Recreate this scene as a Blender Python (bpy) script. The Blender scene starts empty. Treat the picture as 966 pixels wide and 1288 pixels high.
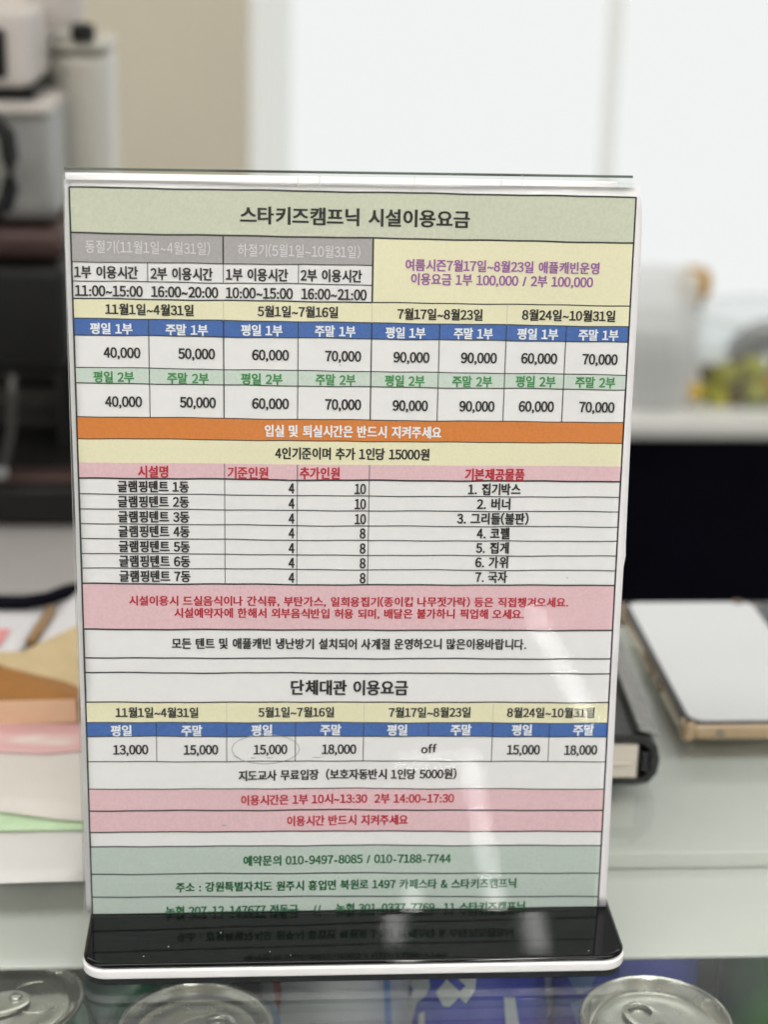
import bpy, bmesh, math, random
from mathutils import Vector, Matrix
R_ = math.radians
random.seed(7)
scene = bpy.context.scene
COL = scene.collection

# ------------------------------------------------------------------ camera
F = 2200.0; CX, CY = 483.0, 644.0                      # photograph is 966 x 1288
CAM = Vector((-0.0337, -0.5977, 0.3758))
ROT = Matrix(((0.99756, -0.00099, -0.06976), (-0.06578, 0.31991, -0.94516), (0.02325, 0.94745, 0.31907)))
cd = bpy.data.cameras.new('camera'); cam = bpy.data.objects.new('camera', cd); COL.objects.link(cam)
cam.matrix_world = Matrix.Translation(CAM) @ ROT.to_4x4()
cd.sensor_fit = 'VERTICAL'; cd.sensor_height = 36.0; cd.lens = F / 1288.0 * 36.0
cd.clip_start = 0.02; cd.clip_end = 100
cd.dof.use_dof = True; cd.dof.focus_distance = 0.632; cd.dof.aperture_fstop = 7.0
scene.camera = cam

# ------------------------------------------------------------------ world, exposure
w = bpy.data.worlds.new('World'); scene.world = w; w.use_nodes = True
bg = w.node_tree.nodes['Background']
bg.inputs[0].default_value = (0.985, 0.992, 0.99, 1); bg.inputs[1].default_value = 0.68
scene.view_settings.view_transform = 'Standard'; scene.view_settings.look = 'None'
scene.view_settings.exposure = 0.45; scene.view_settings.gamma = 1.0
LAMP = 70.0
scene.cycles.blur_glossy = 0.0; scene.cycles.caustics_reflective = False; scene.cycles.caustics_refractive = False; scene.cycles.sample_clamp_indirect = 45.0; scene.cycles.max_bounces = 14; scene.cycles.transparent_max_bounces = 24
def area(name, loc, rot, sx, sy, power, col):
    l = bpy.data.lights.new(name, 'AREA'); l.shape = 'RECTANGLE'; l.size = sx; l.size_y = sy; l.energy = power; l.color = col
    o = bpy.data.objects.new(name, l); COL.objects.link(o); o.location = loc; o.rotation_euler = [R_(a) for a in rot]; return o
area('fill_light_centre', (0.1, -0.95, 1.44), (-18, 0, 0), 3.0, 1.0, 50, (1.0, 0.975, 0.94))  # added fill lamp without a fixture, brightens the sheet and counter
area('fill_light_back', (-0.1, 1.35, 1.44), (22, 0, 0), 3.4, 0.7, 21, (1.0, 0.97, 0.93))  # added fill lamp that lifts the back wall, machine and jar
area('fill_light_left', (-2.3, -2.4, 1.44), (0, 20, 0), 1.5, 3.2, 66, (1.0, 0.975, 0.94))  # added side fill, kept out of the acrylic's reflection
area('fill_light_right', (2.9, -2.4, 1.44), (0, -20, 0), 1.5, 3.2, 66, (1.0, 0.975, 0.94))  # added side fill, matching the left one

# ------------------------------------------------------------------ helpers
def ray(px, py): return ROT @ Vector(((px - CX) / F, -(py - CY) / F, -1.0))
def at_z(px, py, z=0.0):
    d = ray(px, py); return CAM + d * ((z - CAM.z) / d.z)
def at_y(px, py, y):
    d = ray(px, py); return CAM + d * ((y - CAM.y) / d.y)
LEAN = R_(3.0); ZB = 0.0095; W = 0.198
PO = Vector((-W / 2, 0, ZB)); PU = Vector((1, 0, 0)); PV = Vector((0, math.sin(LEAN), math.cos(LEAN)))
PN = Vector((0, -math.cos(LEAN), math.sin(LEAN)))
def at_sheet(px, py):
    d = ray(px, py); q = CAM + d * (((PO - CAM).dot(PN)) / d.dot(PN)) - PO
    return q.dot(PU), q.dot(PV)
def wave(u, v):
    k = 0.00035 * math.sin(u * 38 + 1.0) * math.sin(v * 24 + 0.6) + 0.00016 * math.sin(u * 95 + v * 40)
    if u > 0.1965: k += 14 * (u - 0.1965) ** 2 * (0.4 + v * 4)
    return k
def P(u, v, n=0.0, wv=True): return PO + PU * u + PV * v + PN * (n + (wave(u, v) if wv else 0))

def lin(c): c = c / 255.0; return c / 12.92 if c <= 0.04045 else ((c + 0.055) / 1.055) ** 2.4
def rgb(r, g, b, k=1.0): return (lin(r) * k, lin(g) * k, lin(b) * k, 1)

def nodes(name):
    m = bpy.data.materials.new(name); m.use_nodes = True
    return m, m.node_tree.nodes, m.node_tree.links, m.node_tree.nodes['Principled BSDF']
def mat(name, col, rough=0.5, metal=0.0, var=0.08, scale=60, bump=0.0, coat=0.0, spec=0.5, trans=0.0, emit=None, stretch=None, rvar=0.0):
    m, N, L, b = nodes(name)
    tc = N.new('ShaderNodeTexCoord'); mp = N.new('ShaderNodeMapping'); L.new(tc.outputs['Object'], mp.inputs[0])
    if stretch: mp.inputs['Scale'].default_value = stretch
    n = N.new('ShaderNodeTexNoise'); n.inputs['Scale'].default_value = scale; n.inputs['Detail'].default_value = 5
    L.new(mp.outputs[0], n.inputs['Vector'])
    r = N.new('ShaderNodeMapRange'); L.new(n.outputs[0], r.inputs[0])
    r.inputs[1].default_value = 0.25; r.inputs[2].default_value = 0.75
    r.inputs[3].default_value = 1 - var; r.inputs[4].default_value = 1 + var
    x = N.new('ShaderNodeVectorMath'); x.operation = 'SCALE'; x.inputs[0].default_value = col[:3]
    L.new(r.outputs[0], x.inputs['Scale']); L.new(x.outputs[0], b.inputs['Base Color'])
    b.inputs['Roughness'].default_value = rough; b.inputs['Metallic'].default_value = metal
    b.inputs['Coat Weight'].default_value = coat; b.inputs['Specular IOR Level'].default_value = spec
    b.inputs['Transmission Weight'].default_value = trans
    if rvar:
        r2 = N.new('ShaderNodeMapRange'); L.new(n.outputs[0], r2.inputs[0])
        r2.inputs[3].default_value = max(0, rough - rvar); r2.inputs[4].default_value = rough + rvar
        L.new(r2.outputs[0], b.inputs['Roughness'])
    if bump:
        bp = N.new('ShaderNodeBump'); bp.inputs['Strength'].default_value = bump; bp.inputs['Distance'].default_value = 0.001
        L.new(n.outputs[0], bp.inputs['Height']); L.new(bp.outputs[0], b.inputs['Normal'])
    if emit:
        b.inputs['Emission Color'].default_value = (*emit[0], 1); b.inputs['Emission Strength'].default_value = emit[1]
    return m
def clear(name, tint, ior=1.5, rough=0.0, haze=0.0, hcol=(0.8, 0.85, 0.85), smudge=0.0):
    """thin clear sheet: fresnel reflection over a tinted see-through layer"""
    m, N, L, b = nodes(name); N.remove(b); out = N['Material Output']
    t = N.new('ShaderNodeBsdfTransparent'); t.inputs[0].default_value = (*tint, 1)
    g = N.new('ShaderNodeBsdfGlossy'); g.inputs['Roughness'].default_value = rough
    f = N.new('ShaderNodeFresnel'); f.inputs[0].default_value = ior
    geo = N.new('ShaderNodeNewGeometry'); fm_ = N.new('ShaderNodeMath'); fm_.operation = 'MULTIPLY_ADD'      # back faces: no false total reflection
    inv = N.new('ShaderNodeMath'); inv.operation = 'SUBTRACT'; inv.inputs[0].default_value = 1.0; L.new(geo.outputs['Backfacing'], inv.inputs[1])
    fm_.operation = 'MULTIPLY'; L.new(f.outputs[0], fm_.inputs[0]); L.new(inv.outputs[0], fm_.inputs[1])
    mx = N.new('ShaderNodeMixShader'); L.new(fm_.outputs[0], mx.inputs[0])
    src = t.outputs[0]
    if haze:
        d = N.new('ShaderNodeBsdfDiffuse'); d.inputs[0].default_value = (*hcol, 1)
        h = N.new('ShaderNodeMixShader'); h.inputs[0].default_value = haze
        if smudge:
            tc = N.new('ShaderNodeTexCoord'); n = N.new('ShaderNodeTexNoise'); n.inputs['Scale'].default_value = 25; n.inputs['Detail'].default_value = 6
            L.new(tc.outputs['Object'], n.inputs['Vector'])
            r = N.new('ShaderNodeMapRange'); L.new(n.outputs[0], r.inputs[0]); r.inputs[1].default_value = 0.35; r.inputs[2].default_value = 0.8
            r.inputs[3].default_value = haze * 0.5; r.inputs[4].default_value = haze + smudge; L.new(r.outputs[0], h.inputs[0])
        L.new(src, h.inputs[1]); L.new(d.outputs[0], h.inputs[2]); src = h.outputs[0]
    L.new(src, mx.inputs[1]); L.new(g.outputs[0], mx.inputs[2]); L.new(mx.outputs[0], out.inputs['Surface'])
    return m

def link(name, me, m=None, parent=None, smooth=False):
    if m is not None:
        for x in (m if isinstance(m, (list, tuple)) else [m]): me.materials.append(x)
    if smooth:
        for p in me.polygons: p.use_smooth = True
    o = bpy.data.objects.new(name, me); COL.objects.link(o)
    if parent: o.parent = parent
    return o
def from_bm(name, bm, m=None, parent=None, smooth=False, origin=None):
    if origin is not None: bmesh.ops.translate(bm, verts=bm.verts, vec=-Vector(origin))
    bmesh.ops.recalc_face_normals(bm, faces=bm.faces)
    me = bpy.data.meshes.new(name); bm.to_mesh(me); bm.free()
    o = link(name, me, m, parent, smooth)
    if origin is not None: o.location = origin
    return o
def sharp(o, ang=35):
    for p in o.data.polygons: p.use_smooth = True
    o.data.set_sharp_from_angle(angle=R_(ang))
    wn = o.modifiers.new('weighted', 'WEIGHTED_NORMAL'); wn.keep_sharp = True; wn.weight = 100; return o
def tag(o, label=None, cat=None, group=None, kind=None):
    if label: o['label'] = label
    if cat: o['category'] = cat
    if group: o['group'] = group
    if kind: o['kind'] = kind
    return o
def thing(name, label, cat, loc=(0, 0, 0), rz=0, group=None):
    o = bpy.data.objects.new(name, None); COL.objects.link(o); o.location = loc; o.rotation_euler = (0, 0, rz)
    o.empty_display_size = 0.02
    return tag(o, label, cat, group)
def bx(bm, x0, x1, y0, y1, z0, z1, bev=0.0, M=None, seg=2):
    vs = [bm.verts.new((x, y, z)) for x in (x0, x1) for y in (y0, y1) for z in (z0, z1)]
    fs = [bm.faces.new([vs[i] for i in q]) for q in ((0, 1, 3, 2), (4, 6, 7, 5), (0, 4, 5, 1), (2, 3, 7, 6), (0, 2, 6, 4), (1, 5, 7, 3))]
    es = list({e for f in fs for e in f.edges})
    if bev:
        r = bmesh.ops.bevel(bm, geom=es, offset=bev, segments=seg, affect='EDGES', profile=0.5)
        vs = list({v for f in r['faces'] for v in f.verts} | {v for v in vs if v.is_valid})
    if M is not None: bmesh.ops.transform(bm, matrix=M, verts=[v for v in vs if v.is_valid])
def box(name, x0, x1, y0, y1, z0, z1, m, parent=None, bev=0.0, seg=2):
    bm = bmesh.new(); bx(bm, x0, x1, y0, y1, z0, z1, bev, seg=seg)
    o = from_bm(name, bm, m, parent)
    if bev: sharp(o, 50)
    return o
def rrect(x0, x1, y0, y1, r, n=8):
    pts = []
    for (cx, cy, a0) in ((x1 - r, y1 - r, 0), (x0 + r, y1 - r, 90), (x0 + r, y0 + r, 180), (x1 - r, y0 + r, 270)):
        for i in range(n + 1):
            a = R_(a0 + 90 * i / n); pts.append((cx + r * math.cos(a), cy + r * math.sin(a)))
    return pts
def loft(bm, layers, cap0=True, cap1=True, T=None):
    rings = []
    for pts, z in layers:
        ring = []
        for p in pts:
            c = Vector((p[0], p[1], z)); ring.append(bm.verts.new(T(c) if T else c))
        rings.append(ring)
    n = len(rings[0])
    for a, b in zip(rings, rings[1:]):
        for i in range(n): bm.faces.new((a[i], a[(i + 1) % n], b[(i + 1) % n], b[i]))
    if cap0: bm.faces.new(list(reversed(rings[0])))
    if cap1: bm.faces.new(rings[-1])
def slab(name, x0, x1, y0, y1, z0, z1, r, e, m, parent=None, n=8):
    """rounded-corner slab with softened edges"""
    L = []
    for k in range(4):
        a = R_(90 * k / 3); L.append((rrect(x0 + e * (1 - math.sin(a)), x1 - e * (1 - math.sin(a)), y0 + e * (1 - math.sin(a)), y1 - e * (1 - math.sin(a)), r, n), z0 + e * (1 - math.cos(a))))
    for k in range(4):
        a = R_(90 * k / 3); L.append((rrect(x0 + e * (1 - math.cos(a)), x1 - e * (1 - math.cos(a)), y0 + e * (1 - math.cos(a)), y1 - e * (1 - math.cos(a)), r, n), z1 - e * (1 - math.sin(a))))
    bm = bmesh.new(); loft(bm, L); return sharp(from_bm(name, bm, m, parent), 40)
def lathe(name, prof, m, parent=None, seg=64, loc=(0, 0, 0), close=False):
    bm = bmesh.new(); rings = []
    for r, z in prof:
        if r < 1e-6: rings.append([bm.verts.new((0, 0, z))])
        else: rings.append([bm.verts.new((r * math.cos(2 * math.pi * i / seg), r * math.sin(2 * math.pi * i / seg), z)) for i in range(seg)])
    for a, b in zip(rings, rings[1:]):
        for i in range(seg):
            j = (i + 1) % seg
            if len(a) == 1: bm.faces.new((a[0], b[i], b[j]))
            elif len(b) == 1: bm.faces.new((a[i], a[j], b[0]))
            else: bm.faces.new((a[i], a[j], b[j], b[i]))
    o = sharp(from_bm(name, bm, m, parent), 50); o.location = loc; return o
def tube(name, pts, r, m, parent=None, n=8, closed=False, flat=1.0):
    bm = bmesh.new(); rings = []; pts = [Vector(p) for p in pts]; K = len(pts)
    for i, p in enumerate(pts):
        a = pts[(i - 1) % K] if (closed or i) else p; b = pts[(i + 1) % K] if (closed or i < K - 1) else p
        d = (b - a).normalized(); s = d.cross(Vector((0, 0, 1)))
        s = s.normalized() if s.length > 1e-4 else Vector((1, 0, 0)); t = s.cross(d)
        rings.append([bm.verts.new(p + s * r * math.cos(2 * math.pi * k / n) + t * r * flat * math.sin(2 * math.pi * k / n)) for k in range(n)])
    for i in range(K if closed else K - 1):
        a, b = rings[i], rings[(i + 1) % K]
        for k in range(n): bm.faces.new((a[k], a[(k + 1) % n], b[(k + 1) % n], b[k]))
    if not closed: bm.faces.new(rings[0]); bm.faces.new(list(reversed(rings[-1])))
    return from_bm(name, bm, m, parent, smooth=True)

# ------------------------------------------------------------------ materials
PW = lin(226)                                          # what clean paper reads as in the photograph
def ink(name, r, g, b, var=0.05, scale=900, k=1.0):
    s = 0.82 / PW * k
    return mat(name, (min(.9, lin(r) * s), min(.9, lin(g) * s), min(.9, lin(b) * s)), 0.45, var=var, scale=scale)
M = {}
M['paper'] = ink('sheet_paper', 226, 224, 226, 0.02, 300)
M['sage'] = ink('ink_sage', 197, 200, 181, 0.07)
M['grey'] = ink('ink_grey', 166, 161, 163, 0.08)
M['yellow'] = ink('ink_yellow', 225, 220, 188, 0.04)
M['blue'] = ink('ink_blue', 58, 98, 168, 0.14)
M['mint'] = ink('ink_mint', 196, 208, 200, 0.06)
M['orange'] = ink('ink_orange', 208, 122, 52, 0.08)
M['pink'] = ink('ink_pink', 219, 182, 190, 0.07)
M['teal'] = ink('ink_teal', 182, 194, 188, 0.06)
M['black'] = ink('ink_black', 22, 22, 24, 0.1)
M['line'] = ink('ink_line', 34, 40, 40, 0.15)
M['faint'] = ink('ink_faint_line', 190, 190, 175, 0.1)
M['pencil'] = ink('pencil_grey', 165, 165, 165, 0.2, 2500)
M['white'] = ink('ink_white', 228, 230, 236, 0.03)
M['pale'] = ink('ink_pale_grey', 214, 212, 216, 0.03)
M['red'] = ink('ink_red', 182, 30, 50, 0.08)
M['green'] = ink('ink_green', 62, 140, 78, 0.08)
M['dgreen'] = ink('ink_dark_green', 8, 92, 48, 0.08)
M['purple'] = ink('ink_purple', 150, 92, 158, 0.08)
M['wall_white'] = mat('wall_white', (0.74, 0.75, 0.75), 0.7, var=0.02, scale=4, bump=0.1)
M['wall_beige'] = mat('wall_beige', (0.66, 0.61, 0.49), 0.75, var=0.04, scale=3, bump=0.15)
M['ceiling'] = mat('ceiling_paint', (0.84, 0.85, 0.83), 0.8, var=0.02, scale=3)
M['floor'] = mat('floor_tile', (0.30, 0.29, 0.27), 0.4, var=0.1, scale=5)
M['panel'] = mat('case_panel', (0.63, 0.64, 0.61), 0.45, var=0.03, scale=30, rvar=0.1)
M['steel'] = mat('brushed_steel', (0.55, 0.55, 0.54), 0.28, 1.0, var=0.06, scale=40, stretch=(1, 1, 12))
M['dark'] = mat('black_laminate', (0.003, 0.003, 0.007), 0.4, var=0.2, scale=8, spec=0.05)
M['bblack'] = mat('black_acrylic', (0.0022, 0.0022, 0.0028), 0.02, var=0.1, scale=50, spec=0.26)
M['bwhite'] = mat('white_acrylic', (0.84, 0.83, 0.83), 0.25, var=0.01, scale=80)
M['bfoot'] = mat('black_foam', (0.01, 0.012, 0.014), 0.5, var=0.2, scale=300)
M['glass'] = clear('counter_glass', (0.962, 0.976, 0.966), 1.62, 0.0, haze=0.02, smudge=0.02)
M['acrylic'] = clear('stand_acrylic', (0.985, 0.99, 0.985), 1.49, 0.006, haze=0.004, smudge=0.010)
M['acr_edge'] = mat('acrylic_edge', (0.60, 0.62, 0.60), 0.15, var=0.3, scale=40, stretch=(1, 1, 1))  # pale tone paints the highlight along the acrylic edges; scratches share it
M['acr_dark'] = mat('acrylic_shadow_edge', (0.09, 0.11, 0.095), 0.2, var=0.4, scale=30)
M['pane'] = clear('window_pane_glass', (0.98, 0.99, 0.985), 1.12)

# ------------------------------------------------------------------ the setting
def struct(o, label=None): o['kind'] = 'structure'; return o
struct(box('floor', -6, 6, -8, 3.4, -1.25, -1.15, M['floor']))
struct(box('ceiling', -6, 6, -8, 3.4, 1.5, 1.6, M['ceiling']))
struct(box('wall_behind', -5.9, 5.9, -7.2, -7.0, -1.149, 1.499, M['wall_beige']))  # unseen wall added to keep the bright world out of the acrylic's reflection
YW = 2.9
xe = at_y(314, 150, 2.3).x
struct(box('wall_beige', -5.9, xe, 2.3, 2.42, -1.149, 1.499, M['wall_beige'], bev=0.01))
struct(box('wall_below_window', xe - 0.4, 5.9, YW, YW + 0.15, -1.149, -0.66, M['wall_white']))
struct(box('wall_above_window', xe - 0.4, 5.9, YW, YW + 0.15, 1.42, 1.499, M['wall_white']))
M['frame'] = mat('frame_white', (0.82, 0.82, 0.79), 0.4, var=0.02, scale=10)
win = thing('window', 'tall bright window with pale frame behind the counter', 'window', (0, YW + 0.05, -0.66))
def wb(n, x0, x1, y0, y1, z0, z1, m):
    o = box(n, x0, x1, y0, y1, z0, z1, m, None, bev=0.004 if m is M['frame'] else 0); o.parent = win; return o
mx = at_y(776, 100, YW).x
def sheer(name, col, clearness):
    m, N, L, b = nodes(name); N.remove(b); d = N.new('ShaderNodeBsdfDiffuse'); d.inputs[0].default_value = (*col, 1)
    t = N.new('ShaderNodeBsdfTranslucent'); t.inputs[0].default_value = (*col, 1); x = N.new('ShaderNodeMixShader'); x.inputs[0].default_value = 0.55
    L.new(d.outputs[0], x.inputs[1]); L.new(t.outputs[0], x.inputs[2]); tr = N.new('ShaderNodeBsdfTransparent'); y = N.new('ShaderNodeMixShader')
    w = N.new('ShaderNodeTexWave'); w.inputs['Scale'].default_value = 400; mr = N.new('ShaderNodeMapRange'); L.new(w.outputs[0], mr.inputs[0])
    mr.inputs[3].default_value = clearness - .05; mr.inputs[4].default_value = clearness + .05; L.new(mr.outputs[0], y.inputs[0])
    L.new(x.outputs[0], y.inputs[1]); L.new(tr.outputs[0], y.inputs[2]); L.new(y.outputs[0], N['Material Output'].inputs['Surface']); return m
M['sheer'] = sheer('sheer_veil', (0.90, 0.89, 0.82), 0.55); M['film'] = sheer('mullion_pale', (0.90, 0.90, 0.85), 0.55)
wb('mullion', mx - 0.012, mx + 0.012, -0.012, 0.012, 0.04, 2.04, M['film'])
def veil(px0, px1, lab, mname):
    x0, x1 = at_y(px0, 150, 2.75).x, at_y(px1, 150, 2.75).x; bm = bmesh.new(); pr = None; n = 60
    for i in range(n + 1):
        x = x0 + (x1 - x0) * i / n; y = 2.75 + 0.018 * math.sin(i * 0.9) + 0.008 * math.sin(i * 0.37)
        q = [bm.verts.new((x, y, z)) for z in (-0.62, 1.45)]
        if pr: bm.faces.new((pr[0], q[0], q[1], pr[1]))
        pr = q
    o = from_bm('veil', bm, M[mname], None, True, origin=(x0, 2.75, -0.62)); tag(o, lab, 'veil'); return o
veil(296, 366, 'thin cream curtain added for the soft fade beside the beige wall at the window edge', 'sheer')  # added sheet, imitates the soft bright fade at the wall's edge
wb('mullion', mx + 2.0, mx + 2.05, -0.03, 0.03, 0.04, 2.04, M['frame'])
wb('sill', xe - 0.38, 5.8, -0.08, 0.04, 0, 0.04, M['frame'])
wb('head_rail', xe - 0.38, 5.8, -0.03, 0.03, 2.04, 2.08, M['frame'])
for a, b in ((xe - 0.38, mx - 0.021), (mx + 0.021, mx + 1.999), (mx + 2.051, 5.8)):
    wb('pane', a, b, -0.003, 0.003, 0.041, 2.039, M['pane'])

# ceiling line lights behind the photographer (they show as streaks in the acrylic and the black base)
M['led'] = mat('led_diffuser', (0.8, 0.8, 0.8), 0.5, var=0.0, emit=((1.0, 0.985, 0.96), LAMP))
M['housing'] = mat('lamp_housing', (0.75, 0.75, 0.75), 0.4, var=0.02)
def line_light(p, q, wd, label):
    p, q = Vector(p), Vector(q); c = (p + q) / 2; hl_ = (q - p).length / 2; a = math.atan2(q.y - p.y, q.x - p.x) - math.pi / 2
    t = thing('ceiling_light', label, 'ceiling light', (c.x, c.y, 1.5), a, group='line lights on the ceiling')
    box('housing', -wd / 2 - 0.012, wd / 2 + 0.012, -hl_ - 0.012, hl_ + 0.012, -0.03, -0.001, M['housing'], t)
    box('diffuser', -wd / 2, wd / 2, -hl_, hl_, -0.038, -0.0305, M['led'], t)
line_light((0.975, -5.6), (0.97, -4.38), 0.027, 'white line light on the ceiling, farthest right and nearest the shopfront')
line_light((0.565, -4.075), (0.43, -1.79), 0.03, 'long slanting white line light on the ceiling meeting the short cross light')
line_light((0.36, -4.065), (0.545, -4.065), 0.018, 'short white cross light on the ceiling')
line_light((0.325, -3.2), (0.19, -1.82), 0.026, 'narrow white line light on the ceiling, farthest left')

# ------------------------------------------------------------------ glass display case
YF, YR = -0.62, 0.350
case = thing('display_case', 'glass topped drinks display case that the menu stand stands on', 'display case', (0, 0, -1.149))
def cb(n, x0, x1, y0, y1, z0, z1, m, bev=0.0):
    o = box(n, x0, x1, y0, y1, z0 + 1.149, z1 + 1.149, m, case, bev); return o
cb('glass_top', -0.62, 0.75, YF, YR, -0.008, 0.0, M['glass'])
yp = at_z(900, 1200, -0.022).y
cb('rear_panel', -0.60, 0.73, yp, YR - 0.003, -0.0245, -0.0222, M['panel'], 0.0008)
cb('panel_rib', -0.60, 0.73, at_z(900, 1072, -0.0135).y, YR - 0.004, -0.0215, -0.0135, M['panel'], 0.001)
cb('rear_wall', -0.60, 0.73, YR - 0.02, YR - 0.004, -1.14, -0.026, M['dark'])
cb('side_wall', -0.62, -0.601, YF, YR, -1.14, -0.0085, M['steel'])
cb('side_wall', 0.731, 0.75, YF, YR, -1.14, -0.0085, M['steel'])
M['shelf'] = mat('shelf_grey', (0.12, 0.125, 0.12), 0.4, var=0.1, scale=20)
ZL = -0.0265                                           # top of the cans' rims
cb('shelf', -0.60, 0.73, YF + 0.1, YR - 0.021, ZL - 0.130, ZL - 0.1225, M['shelf'], 0.001)

# ------------------------------------------------------------------ drink cans under the glass
M['alu'] = mat('can_aluminium', (0.55, 0.54, 0.50), 0.26, 0.92, var=0.08, scale=120, rvar=0.06)
def can_print(name, base, second, seed, hi=0.5):
    m, N, L, b = nodes(name)
    tc = N.new('ShaderNodeTexCoord'); n = N.new('ShaderNodeTexNoise'); n.noise_dimensions = '4D'
    n.inputs['W'].default_value = seed; n.inputs['Scale'].default_value = 28; n.inputs['Detail'].default_value = 1
    L.new(tc.outputs['Object'], n.inputs['Vector'])
    cr = N.new('ShaderNodeValToRGB'); cr.color_ramp.elements[0].position = hi; cr.color_ramp.elements[0].color = (*base, 1)
    cr.color_ramp.elements[1].position = hi + 0.03; cr.color_ramp.elements[1].color = (*second, 1)
    L.new(n.outputs[0], cr.inputs[0]); L.new(cr.outputs[0], b.inputs['Base Color'])
    b.inputs['Metallic'].default_value = 0.35; b.inputs['Roughness'].default_value = 0.3
    return m
def wedge_ring(bm, a, b_, r0, r1, z, h, c=(0, 0)): pass
def make_can(m_body):
    t = bpy.data.objects.new('drink_can', None); COL.objects.link(t); t.empty_display_size = 0.02
    H = 0.1225; Rr = 0.0300
    body = [(0.0, 0.004), (0.020, 0.003), (0.024, 0.0), (0.0255, 0.0015), (0.031, 0.010), (0.0330, 0.014), (0.0330, H - 0.0185), (0.0327, H - 0.0160),
            (0.0298, H - 0.0062), (0.0284, H - 0.0042), (0.0284, H - 0.0030)]
    lathe('can_body', body, m_body, t)
    lid = [(Rr - 0.0016, H - 0.0030), (Rr - 0.0003, H - 0.0024), (Rr, H - 0.0012), (Rr - 0.0004, H - 0.0003), (Rr - 0.0011, H), (Rr - 0.0018, H - 0.0004), (Rr - 0.0023, H - 0.0016),
           (Rr - 0.0036, H - 0.0056), (Rr - 0.0043, H - 0.0064), (Rr - 0.0052, H - 0.0062), (Rr - 0.0060, H - 0.0044), (Rr - 0.0068, H - 0.0040),
           (0.0195, H - 0.0040), (0.0188, H - 0.0043), (0.0150, H - 0.0044), (0, H - 0.0044)]
    lo = lathe('lid', lid, M['alu'], t, seg=72)
    zt = H - 0.0044
    # stay-on tab: outer loop with a finger hole, rivet end plate
    def oval(cx, rx, ry, n=28, sq=2.4):
        out = []
        for i in range(n):
            a = 2 * math.pi * i / n; c, s = math.cos(a), math.sin(a)
            out.append((cx + rx * math.copysign(abs(c) ** (2 / sq), c), ry * math.copysign(abs(s) ** (2 / sq), s)))
        return out
    bm = bmesh.new(); A = oval(0.0035, 0.0125, 0.0078); B = oval(0.0035, 0.0108, 0.0062); Cc = oval(0.0092, 0.0046, 0.0046); 
    def ring(pts, z): return [bm.verts.new((x, y, z)) for x, y in pts]
    a0 = ring(A, zt + 0.0008); a1 = ring(A, zt + 0.0019); b1 = ring(B, zt + 0.0023); c1 = ring(Cc, zt + 0.0019); c0 = ring(Cc, zt + 0.0009)
    n = len(A)
    for p, q in ((a0, a1), (a1, b1), (b1, c1), (c1, c0)):
        for i in range(n): bm.faces.new((p[i], p[(i + 1) % n], q[(i + 1) % n], q[i]))
    tb = sharp(from_bm('tab', bm, M['alu'], lo), 50)
    lathe('rivet', [(0.0026, zt), (0.0026, zt + 0.0026), (0.0018, zt + 0.0034), (0, zt + 0.0034)], M['alu'], lo, seg=20, loc=(-0.0035, 0, 0))
    sc = [(x - 0.0115, y, zt + 0.0001) for x, y in oval(0, 0.0092, 0.0105)]
    tube('score_ring', sc, 0.00035, M['alu'], lo, closed=True, n=6)
    arm = [(0.019, 0.0105, zt), (0.010, 0.0150, zt), (-0.006, 0.0165, zt), (-0.019, 0.0105, zt)]
    return t
def copy_tree(o, parent=None):
    c = o.copy(); COL.objects.link(c); c.parent = parent
    for ch in list(o.children): copy_tree(ch, c)
    return c
cm = {}
cm['green'] = can_print('can_print_green', (0.01, 0.17, 0.085), (0.45, 0.62, 0.55), 3.1, 0.56)
cm['blue'] = mat('can_print_blue', (0.010, 0.035, 0.50), 0.28, 0.1, var=0.15, scale=60)
cm['white'] = mat('can_print_pale', (0.56, 0.58, 0.62), 0.35, 0.2, var=0.06, scale=60)
cm['dark'] = mat('can_print_dark_grey', (0.07, 0.08, 0.07), 0.25, 0.6, var=0.2, scale=60)
cm['lime'] = mat('can_print_leaf_green', (0.07, 0.26, 0.05), 0.3, 0.3, var=0.2, scale=60)
cm['red'] = mat('can_print_red', (0.38, 0.01, 0.03), 0.3, 0.2, var=0.1, scale=60)
protos = {}
def can(kind, x, y, rz, label, dz=0.0, group=None):
    if 'any' not in protos:
        t = make_can(cm[kind]); protos['any'] = t
    else:
        t = copy_tree(protos['any'])
    for ch in t.children:
        if ch.name.startswith('can_body'):
            if ch.material_slots[0].material is not cm[kind] or t is not protos['any']:
                ch.data = ch.data.copy(); ch.data.materials[0] = cm[kind]
    t.location = (x, y, ZL - 0.1225 + dz); t.rotation_euler = (0, 0, rz)
    tag(t, label, 'drink can', 'drink cans standing under the glass top'); return t
def lidc(px, py): p = at_z(px, py, ZL); return p.x, p.y
x, y = lidc(8, 1252); can('green', x, y, R_(205), 'green drink can under the glass at the left edge, left of the black base')
x, y = lidc(246, 1288); can('green', x, y, R_(25), 'drink can with grey lid below the left part of the black base')
x, y = lidc(826, 1280); can('blue', x, y, R_(120), 'drink can with bright silver lid at the right of the black base')
yb = 0.056
def bx_(px): return at_y(px, 1255, yb - 0.03).x
BK = [('white', 428, 'pale white and red drink can behind the gap between the two left lids'),
      ('blue', 612, 'blue drink can with white lettering below the middle of the black base'),
      ('blue', 800, 'blue drink can standing behind the bright silver lid'),
      ('lime', 1030, 'leaf green drink can at the right edge behind the silver lid'),
      ('green', 186, 'teal green drink can hidden behind the left grey lid'),
      ('green', -20, 'teal green drink can at the far left behind the front lid')]
back = {}
for i, (k, px, lab) in enumerate(BK): back[px] = can(k, bx_(px), yb, R_(40 * i), lab)
can('dark', bx_(912), yb + 0.068, 0.4, 'dark grey drink can in the third row between blue and green cans')

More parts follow.
